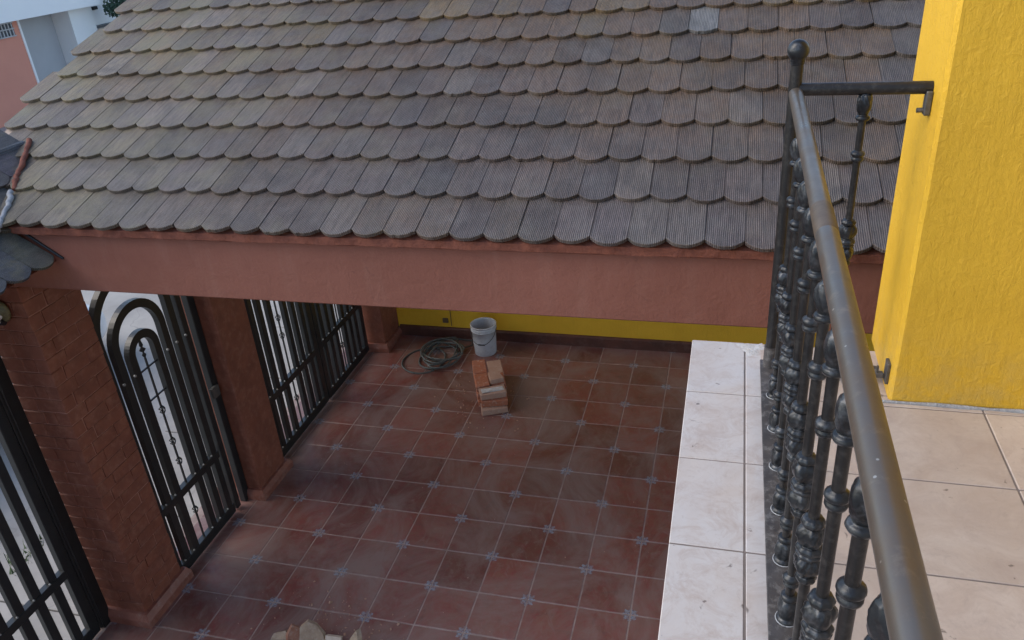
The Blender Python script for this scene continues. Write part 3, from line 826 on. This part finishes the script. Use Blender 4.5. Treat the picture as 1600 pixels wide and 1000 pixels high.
me_foot = MB().lathe(dens(foot_p, 2), (0, 0, 0), 32, mod=lambda t, i, z: 1 + (.08 * cos(4 * t + 2) + .04 * cos(9 * t) if -.125 < z < 0 else 0)).mesh('foot_knob', 'cast_iron')
me_ring = MB().lathe([(.060, .0), (.072, .0), (.073, .005), (.062, .008)], (0, 0, 0), 20).mesh('paint_ring', 'grey_mortar')
me_shaft = MB().tube([(0, 0, 0), (0, 0, 2.545)], RT, 16).mesh('baluster', 'iron_tube')
def baluster(x, y, zb, tw, zc=(8.30, 9.81), zcast=9.04, zcap=10.15):
    b = link('baluster', me_shaft, rl, (x, y, zb), rot=(0, 0, tw))
    for z in zc: link('collar', me_collar, b, (x, y, z))
    link('cast_ornament', me_cast, b, (x, y, zcast))
    link('cap_knob', me_cap, b, (x, y, zcap)); link('foot_knob', me_foot, b, (x, y, zb + .165))
    link('paint_ring', me_ring, b, (x, y, zb + .002))
WLfix = True
y = -6.34
for k in range(14):
    baluster(HX + .03, y, BZ + .085, random.uniform(0, 6)); y -= .516
baluster(10.36, -5.81, BZ + .115, .4, zc=(8.5, 10.03), zcast=9.26, zcap=10.37)

# ================================================================== objects on the court floor
bu = thing('paint_bucket', (2.50, 7.22, 0), 'pale grey plastic bucket by the far wall, behind the stack of loose bricks', 'bucket')
prof = [(.325, 0), (.33, .01), (.35, .45), (.365, .78), (.385, .785), (.385, .81), (.37, .815), (.372, .85), (.39, .855), (.39, .88), (.374, .885), (.378, .945), (.395, .95), (.395, .975), (.365, .975), (.36, .94), (.345, .45), (.32, .02), (.001, .02)]
obj('bucket_shell', MB().lathe(prof, (2.50, 7.22, 0), 32), 'bucket', bu)
hp = [(2.50 + .40 * cos(a), 7.22 - .12 * sin(a) - .36 * sin(a) * .8, .86 - .42 * sin(a)) for a in [pi * i / 14 for i in range(15)]]
obj('wire_handle', MB().tube(hp, .009, 6), 'wire', bu)
obj('label_mark', MB().box((2.40, 6.868, .40), (2.60, 6.88, .445)), 'black_print', bu)

# hose coil
def hose_pts():
    pts = []
    n = 22
    for k in range(int(n * 5.6)):
        a = 2 * pi * k / n + 2.0; t = k / (n * 5.6)
        cx, cy = 1.28 + .05 * sin(k * .7), 6.75 + .10 * cos(k * .4)
        rx, ry = .52 + .14 * sin(a * .23 + 1), .70 + .14 * cos(a * .31)
        pts.append((cx + rx * cos(a), cy + ry * sin(a), .06 + .05 * (k // n) * .8 + .02 * sin(a * 1.3)))
    return pts
hs = MB(); P = hose_pts(); hs.tube(P, .028, 7)
hh = tag(link('hose', hs.mesh('hose', 'hose', (1.2, 6.8, 0)), None, (1.2, 6.8, 0)), 'grey green hose lying in a loose coil on the floor near the bucket', 'hose')
lp = []
for i in range(26):
    a = radians(-20 + 340 * i / 25); lp.append((.78 + .64 * cos(a), 6.42 + .74 * sin(a), .03 + .02 * sin(2 * a)))
obj('loose_loop', MB().tube(lp, .026, 7), 'hose', hh)
tl = [(1.85, 7.2, .1), (2.0, 7.45, .06), (1.9, 7.75, .04), (1.4, 7.82, .03), (.7, 7.6, .03), (.55, 7.4, .03)]
obj('hose_end', MB().tube(tl, .024, 7), 'hose', hh)

# loose bricks: 0.35 x 0.70 x 0.17 each
def loose(cx, cy, z0, rz, label, mat='clay_red', L=(.38, .70, .18), tilt=(0, 0), chip=False):
    h = [l / 2 for l in L]
    mb = MB(); mb.rbox((-h[0], -h[1], -h[2]), (h[0], h[1], h[2]), .018, jit=.008)
    if chip:
        mb.v = [(x + (.10 if y > .05 and x < 0 else 0), y - (.06 if x > 0 else 0), z) for x, y, z in mb.v]
    o = link('brick', mb.mesh('brick', mat), None, (cx, cy, z0 + h[2]), rot=(tilt[0], tilt[1], rz))
    return tag(o, label, 'brick', 'loose bricks stacked on the court floor')
PR = .38
def pile(u, v, z, rot, label, mat='clay_red', L=(.38, .70, .18), tilt=(0, 0), chip=False):
    x = 3.30 + u * cos(PR) - v * sin(PR); y = 3.86 + u * sin(PR) + v * cos(PR)
    return loose(x, y, z, PR + rot, label, mat, L, tilt, chip)
H_ = pi / 2
pile(.41, .20, 0, H_ + .02, 'pale brick lying across the front at the foot of the loose stack', 'clay_pale')
pile(.20, .80, 0, .01, 'bottom layer brick at the left of the loose stack')
pile(.62, .80, 0, -.02, 'bottom layer brick at the right of the loose stack')
pile(.20, 1.54, 0, .02, 'back left brick of the bottom layer, nearest the hose')
pile(.62, 1.55, 0, .0, 'back right brick of the bottom layer, nearest the bucket')
pile(.44, .30, .182, H_ - .05, 'middle layer brick lying crosswise at the front of the loose stack')
pile(.21, .88, .182, -.02, 'middle layer brick under the rear end of the mortar smeared one')
pile(.62, .90, .182, .01, 'middle layer brick under the broken half brick', 'clay_pale')
pile(.20, 1.62, .182, .02, 'middle layer brick under the back orange red one')
pile(.62, 1.62, .182, -.01, 'middle layer brick under the clean pinkish one', 'clay_pale')
pile(.42, .40, .364, H_ + .06, 'brick with a white mortar smear, crosswise on top at the front', 'clay_pale')
x, y = 3.30 + .42 * cos(PR) - .38 * sin(PR), 3.86 + .42 * sin(PR) + .38 * cos(PR)
mm = MB(); mm.rbox((-.30, -.09, .0), (.30, .08, .02), .008, jit=.012)
sm = tag(link('mortar_smear', mm.mesh('mortar_smear', 'plaster'), None, (x, y, .546), rot=(0, 0, PR + .1)), 'flat strip of pale dried mortar on the front brick of the loose stack', 'mortar')
pile(.19, .97, .364, .02, 'orange red brick on top at the left, just behind the mortar smeared one')
pile(.19, 1.69, .364, -.02, 'orange red brick on top at the back left of the loose stack')
pile(.62, 1.56, .364, .02, 'clean pinkish brick on top at the back right of the loose stack', 'clay_pale', (.40, .72, .18))
pile(.62, .98, .366, .0, 'half hidden brick on top under the broken half brick')
pile(.52, .90, .55, .30, 'broken half brick lying on the very top of the loose stack', 'clay_pale', (.38, .42, .15), (.03, -.02), True)

# rubble at the bottom edge
def shard(cx, cy, pts, th, rx, rz, label, mat, z=0):
    mb = MB(); mb.prism(pts, -th / 2, th / 2, axis=1); mb.v = [(x + random.uniform(-.012, .012), y + random.uniform(-.01, .01), zz) for x, y, zz in mb.v]
    o = link('rubble_shard', mb.mesh('rubble_shard', mat), None, (cx, cy, z), rot=(rx, 0, rz))
    return tag(o, label, 'rubble', 'broken pieces of rubble at the bottom edge')
sh = [(-.22, 0), (.20, 0), (.13, .30), (.05, .48), (-.10, .44), (-.15, .25)]
shard(2.27, -3.82, [(-.26, 0), (.28, 0), (.25, .22), (.13, .42), (-.02, .50), (-.17, .40), (-.21, .2)], .11, -.35, .3, 'curved pale grey shard standing up, tallest of the rubble', 'shard_pale')
shard(1.93, -3.80, [(-.2, 0), (.2, 0), (.16, .20), (.02, .34), (-.12, .2)], .14, -.5, .8, 'reddish brown shard leaning on the left of the curved grey one', 'shard_red')
shard(3.08, -3.74, [(-.18, 0), (.22, 0), (.15, .34), (.08, .48), (-.06, .22)], .09, -.3, -.5, 'pointed beige shard at the right of the rubble', 'shard_pale')
shard(2.72, -3.83, [(-.16, 0), (.16, 0), (.15, .24), (-.15, .26)], .10, -.6, .1, 'small square white chip in the middle of the rubble', 'chip')
shard(1.62, -3.80, [(-.2, 0), (.2, 0), (.1, .16), (-.12, .12)], .16, -.7, .2, 'low dusty grey lump at the left end of the rubble', 'shard_pale')
shard(3.52, -3.72, [(-.1, 0), (.12, 0), (.05, .14)], .10, -.7, .2, 'tiny pale chip at the right end of the rubble', 'shard_pale')

R = random.Random(11)
cm = MB()
def crumbs(cx, cy, sx, sy, n, smax):
    for _ in range(n):
        x, y = R.gauss(cx, sx), R.gauss(cy, sy); q = R.uniform(.006, smax) * R.random() ** .5
        m3 = Matrix.Translation((x, y, q * .5)) @ Euler((R.random() * 3, R.random() * 3, R.random() * 3)).to_matrix().to_4x4()
        cm.box((-q, -q * .7, -q * .5), (q, q * .7, q * .5), m3)
crumbs(3.2, 4.7, .55, .75, 110, .030); crumbs(2.5, -3.3, .8, .45, 130, .035); crumbs(1.4, 6.6, 1.4, .9, 60, .016); crumbs(4, 0, 3, 2.4, 90, .012)
stuff(obj('brick_crumbs', cm, 'clay_pale', None, (3, 1, 0)))

# ================================================================== street: car, weeds, buildings, tree
cr = thing('parked_car', (-9.2, 0, -.3), 'white parked car in the street, its bonnet corner showing through the arched gate', 'car')
def carbody():
    # stations along y: (y, half width, z sill, z shoulder, z top) in tiles
    st = [(-5.15, 1.75, .55, 1.5, 1.55), (-5.0, 1.95, .35, 1.9, 2.0), (-4.3, 2.05, .25, 2.1, 2.25), (-2, 2.1, .22, 2.1, 2.28), (0, 2.1, .22, 2.05, 2.22),
          (1.6, 2.1, .22, 2.0, 2.2), (2.4, 2.08, .24, 1.92, 2.12), (3.6, 2.02, .28, 1.78, 2.0), (4.4, 1.9, .34, 1.62, 1.82), (4.85, 1.6, .45, 1.35, 1.5), (5.0, 1.35, .6, 1.1, 1.2)]
    vs = []; fs = []; n = 10
    for (y, w, a, b, c) in st:
        ring = [(-w * .92, a), (-w, a + .3), (-w, b - .25), (-w * .95, b), (-w * .55, c), (w * .55, c), (w * .95, b), (w, b - .25), (w, a + .3), (w * .92, a)]
        vs += [(-9.2 + u, y, z) for u, z in ring]
    for i in range(len(st) - 1):
        for k in range(n): k2 = (k + 1) % n; fs.append((i * n + k, i * n + k2, (i + 1) * n + k2, (i + 1) * n + k))
    fs += [tuple(range(n))[::-1], tuple(range(len(vs) - n, len(vs)))]
    mb = MB(); mb.add(vs, fs, True); mb.fix = True; return mb
b_ = obj('body', carbody(), 'car_paint', cr); sb = b_.modifiers.new('sub', 'SUBSURF'); sb.levels = 2; sb.render_levels = 2
cab = MB()
st = [(-4.9, 1.75, 2.05, 2.1), (-4.3, 1.6, 2.1, 3.2), (-2.5, 1.55, 2.15, 3.55), (-.3, 1.55, 2.15, 3.5), (.6, 1.6, 2.1, 3.25), (2.1, 1.8, 2.0, 2.15)]
vs = []; fs = []
for (y, w, a, c) in st:
    wt = w * .82
    vs += [(-9.2 - w - .2, y, a), (-9.2 - wt, y, c - .08), (-9.2 - wt * .7, y, c), (-9.2 + wt * .7, y, c), (-9.2 + wt, y, c - .08), (-9.2 + w + .2, y, a)]
for i in range(len(st) - 1):
    for k in range(6): k2 = (k + 1) % 6; fs.append((i * 6 + k, i * 6 + k2, (i + 1) * 6 + k2, (i + 1) * 6 + k))
fs += [(5, 4, 3, 2, 1, 0), tuple(range(30, 36))]
cab.add(vs, fs, True); cab.fix = True
obj('window_glass', cab, 'dark_glass', cr)
obj('roof_panel', MB().rbox((-10.35, -4.1, 3.42), (-8.05, -.1, 3.60), .07), 'car_paint', cr)
for sx in (-1, 1):
    for yy in (-3.3, 3.0):
        x0 = -9.2 + sx * 1.75; w = MB()
        pr_ = [(.001, -.22), (.45, -.22), (.78, -.2), (.80, -.12), (.80, .12), (.78, .2), (.45, .22), (.001, .22)]
        wh = link('wheel', w.lathe(pr_, (0, 0, 0), 24).mesh('wheel', 'rubber'), cr, (-9.2 + sx * 1.9, yy, .48), rot=(0, pi / 2, 0))
        link('rim', MB().lathe([(.001, -.235), (.2, -.25), (.46, -.225), (.46, .225), (.2, .25), (.001, .235)], (0, 0, 0), 20, mod=lambda t, i, z: 1 + .04 * cos(5 * t)).mesh('rim', 'alloy'), wh, (-9.2 + sx * 1.9, yy, .48))
    obj('headlight', MB().lathe([(.001, 0), (.2, .02), (.26, .12), (.2, .22), (.001, .26)], (-9.2 + sx * 1.35, 4.55, 1.12), 14), 'lamp_glass', cr)
    mr = MB(); mr.rbox((-9.2 + sx * 2.3 - .22, 1.35, 2.2), (-9.2 + sx * 2.3 + .22, 1.6, 2.55), .06); obj('wing_mirror', mr, 'car_paint', cr)
obj('front_grille', MB().rbox((-9.9, 4.86, .62), (-8.5, 5.02, 1.0), .03), 'rubber', cr)
cr.location.x -= 2.45 * S; cr.location.y += 1.3 * S
hd = MB(); hd.rbox((-7.12, -.9, 1.45), (-7.05, -.4, 1.55), .02); obj('door_handle', hd, 'alloy', cr)

def leaf_cloud(mb, c, rad, n, size, R):
    for _ in range(n):
        while True:
            p = Vector((R.uniform(-1, 1), R.uniform(-1, 1), R.uniform(-1, 1)))
            if .25 < p.length < 1: break
        p = Vector((c[0] + p.x * rad[0], c[1] + p.y * rad[1], c[2] + p.z * rad[2]))
        d = Vector((R.gauss(0, 1), R.gauss(0, 1), R.gauss(0, 1))).normalized(); e = d.orthogonal().normalized(); s_ = size * R.uniform(.6, 1.3)
        mb.add([p - d * s_, p + e * s_ * .45, p + d * s_, p - e * s_ * .45], [(0, 1, 2, 3)])
R = random.Random(3)
wd = MB()
for _ in range(520):
    a = R.random(); y = -9 + 8.2 * R.random(); x = -5.35 + R.gauss(0, .28); h = R.uniform(.08, .35)
    if vnoise(y * 1.1, 3, 9) < .42: continue
    ang = R.uniform(0, 2 * pi); dx, dy = cos(ang) * .03, sin(ang) * .03; lx, ly = R.uniform(-.12, .12), R.uniform(-.12, .12)
    wd.add([(x - dx, y - dy, -.3), (x + dx, y + dy, -.3), (x + lx + dx, y + ly, -.3 + h * .6), (x + lx * 1.7, y + ly * 1.7, -.3 + h)], [(0, 1, 2), (1, 3, 2)])
stuff(obj('weeds', wd, 'shrub_leaf', None, (-5.4, -5, -.3)))
sbh = thing('street_shrub', (-7.4, -5.2, -.3), 'low dark green bush at the kerb, seen through the slatted gate', 'bush')
mb = MB(); leaf_cloud(mb, (-7.4, -5.6, .3), (.8, 1.0, .6), 900, .10, R); obj('foliage', mb, 'shrub_leaf', sbh)
mb = MB()
for k in range(5): mb.tube([(-7.4, -5.6, -.32), (-7.4 + R.uniform(-.4, .4), -5.6 + R.uniform(-.5, .5), .5)], [.03, .012], 5)
obj('stem', mb, 'bark', sbh)

# opposite house: plane x = FX
FX = -42
hb = thing('corner_house', (FX - 5, 34, 0), 'white and salmon house across the street with a shaded grey recess', 'house')
obj('orange_wall', MB().box((FX - 10, 12, -.3), (FX, 38.6, 6.85)), 'orange_paint', hb)
obj('recess_wall', MB().box((FX - 10, 38.62, -.3), (FX - 1.6, 43.55, 6.85)), 'grey_paint_shade', hb)  # grey colour stands in for the shade inside the recess
obj('end_wall', MB().box((FX - 10, 43.57, -.3), (FX + .1, 46.2, 6.85)), 'white_paint', hb)
obj('upper_storey', MB().box((FX - 10, 12, 6.87), (FX + 1.2, 46.2, 14)), 'white_paint', hb)
obj('corner_trim', MB().box((FX - .3, 38.42, -.3), (FX + .08, 38.60, 6.84)), 'white_paint', hb)
obj('parapet', MB().box((FX - 10.2, 11.8, 14.02), (FX + 1.4, 46.4, 14.6)), 'white_paint', hb)
for (y0, y1, z0, z1) in ((34.4, 37.9, 5.75, 6.75), (26, 29.5, 5.75, 6.75), (18, 21.5, 5.75, 6.75)):
    wn_ = obj('window', MB().box((FX + .01, y0, z0), (FX + .06, y1, z1)), 'dark_glass', hb)
    gb = MB()
    yy = y0
    while yy < y1: gb.box((FX + .07, yy, z0), (FX + .12, yy + .09, z1)); yy += .3
    for zz in (z0, (z0 + z1) / 2, z1 - .08): gb.box((FX + .125, y0, zz), (FX + .16, y1, zz + .08))
    obj('window_grille', gb, 'window_bar', wn_)
for (y0, y1) in ((20, 23), (30, 33), (40, 43)):
    f_ = obj('window', MB().box((FX + 1.21, y0, 9), (FX + 1.26, y1, 12)), 'dark_glass', hb)
    obj('window_frame', MB().box((FX + 1.27, y0 - .15, 8.8), (FX + 1.34, y1 + .15, 8.98)).box((FX + 1.27, (y0 + y1) / 2 - .05, 9.0), (FX + 1.32, (y0 + y1) / 2 + .05, 12)), 'window_bar', f_)
h2 = thing('neighbour_house', (FX - 5, 52, 0), 'white house further along the street with a pale blue grey garage front', 'house')
obj('wall', MB().box((FX - 11, 46.4, 5.2), (FX - .4, 60, 13)), 'white_paint', h2)
obj('lower_wall', MB().box((FX - 11, 46.4, -.3), (FX - 1.2, 60, 5.18)), 'grey_paint_shade', h2)
gm = MB()
for k in range(12): gm.box((FX - 1.18, 46.6 + k * 1.1, .2), (FX - 1.10, 47.3 + k * 1.1, 4.4))
obj('garage_panel', gm, 'window_bar', h2)
obj('fascia', MB().box((FX - 1.0, 46.42, 5.0), (FX - .1, 60, 5.18)), 'dark_glass', h2)
obj('wall_light', MB().box((FX - .39, 45.9 + .9, 6.4), (FX - .2, 47.3, 6.65)), 'rubber', h2)
for (y0, y1, z0, z1) in ((48.5, 50, 7.0, 8.6), (53, 55, 7, 9)):
    obj('window', MB().box((FX - .39, y0, z0), (FX - .34, y1, z1)), 'dark_glass', h2)

tr = thing('street_tree', (-40, 47.6, -.3), 'tall dark green conical tree behind the roof edge at the top left', 'tree')
obj('trunk', MB().tube([(-40, 47.6, -.3), (-39.9, 47.6, 3), (-40, 47.7, 9)], [.35, .28, .08], 10), 'bark', tr)
mb = MB()
for k in range(70):
    t = R.random(); z = 1.2 + 10.5 * t; rr = 1.9 * (1 - t) ** .7 + .15; a = R.uniform(0, 2 * pi); q = rr * R.uniform(.3, .85)
    leaf_cloud(mb, (-40 + q * cos(a), 47.6 + q * sin(a), z), (.55, .55, .6), 90, .16, R)
obj('crown', mb, 'dark_leaf', tr)
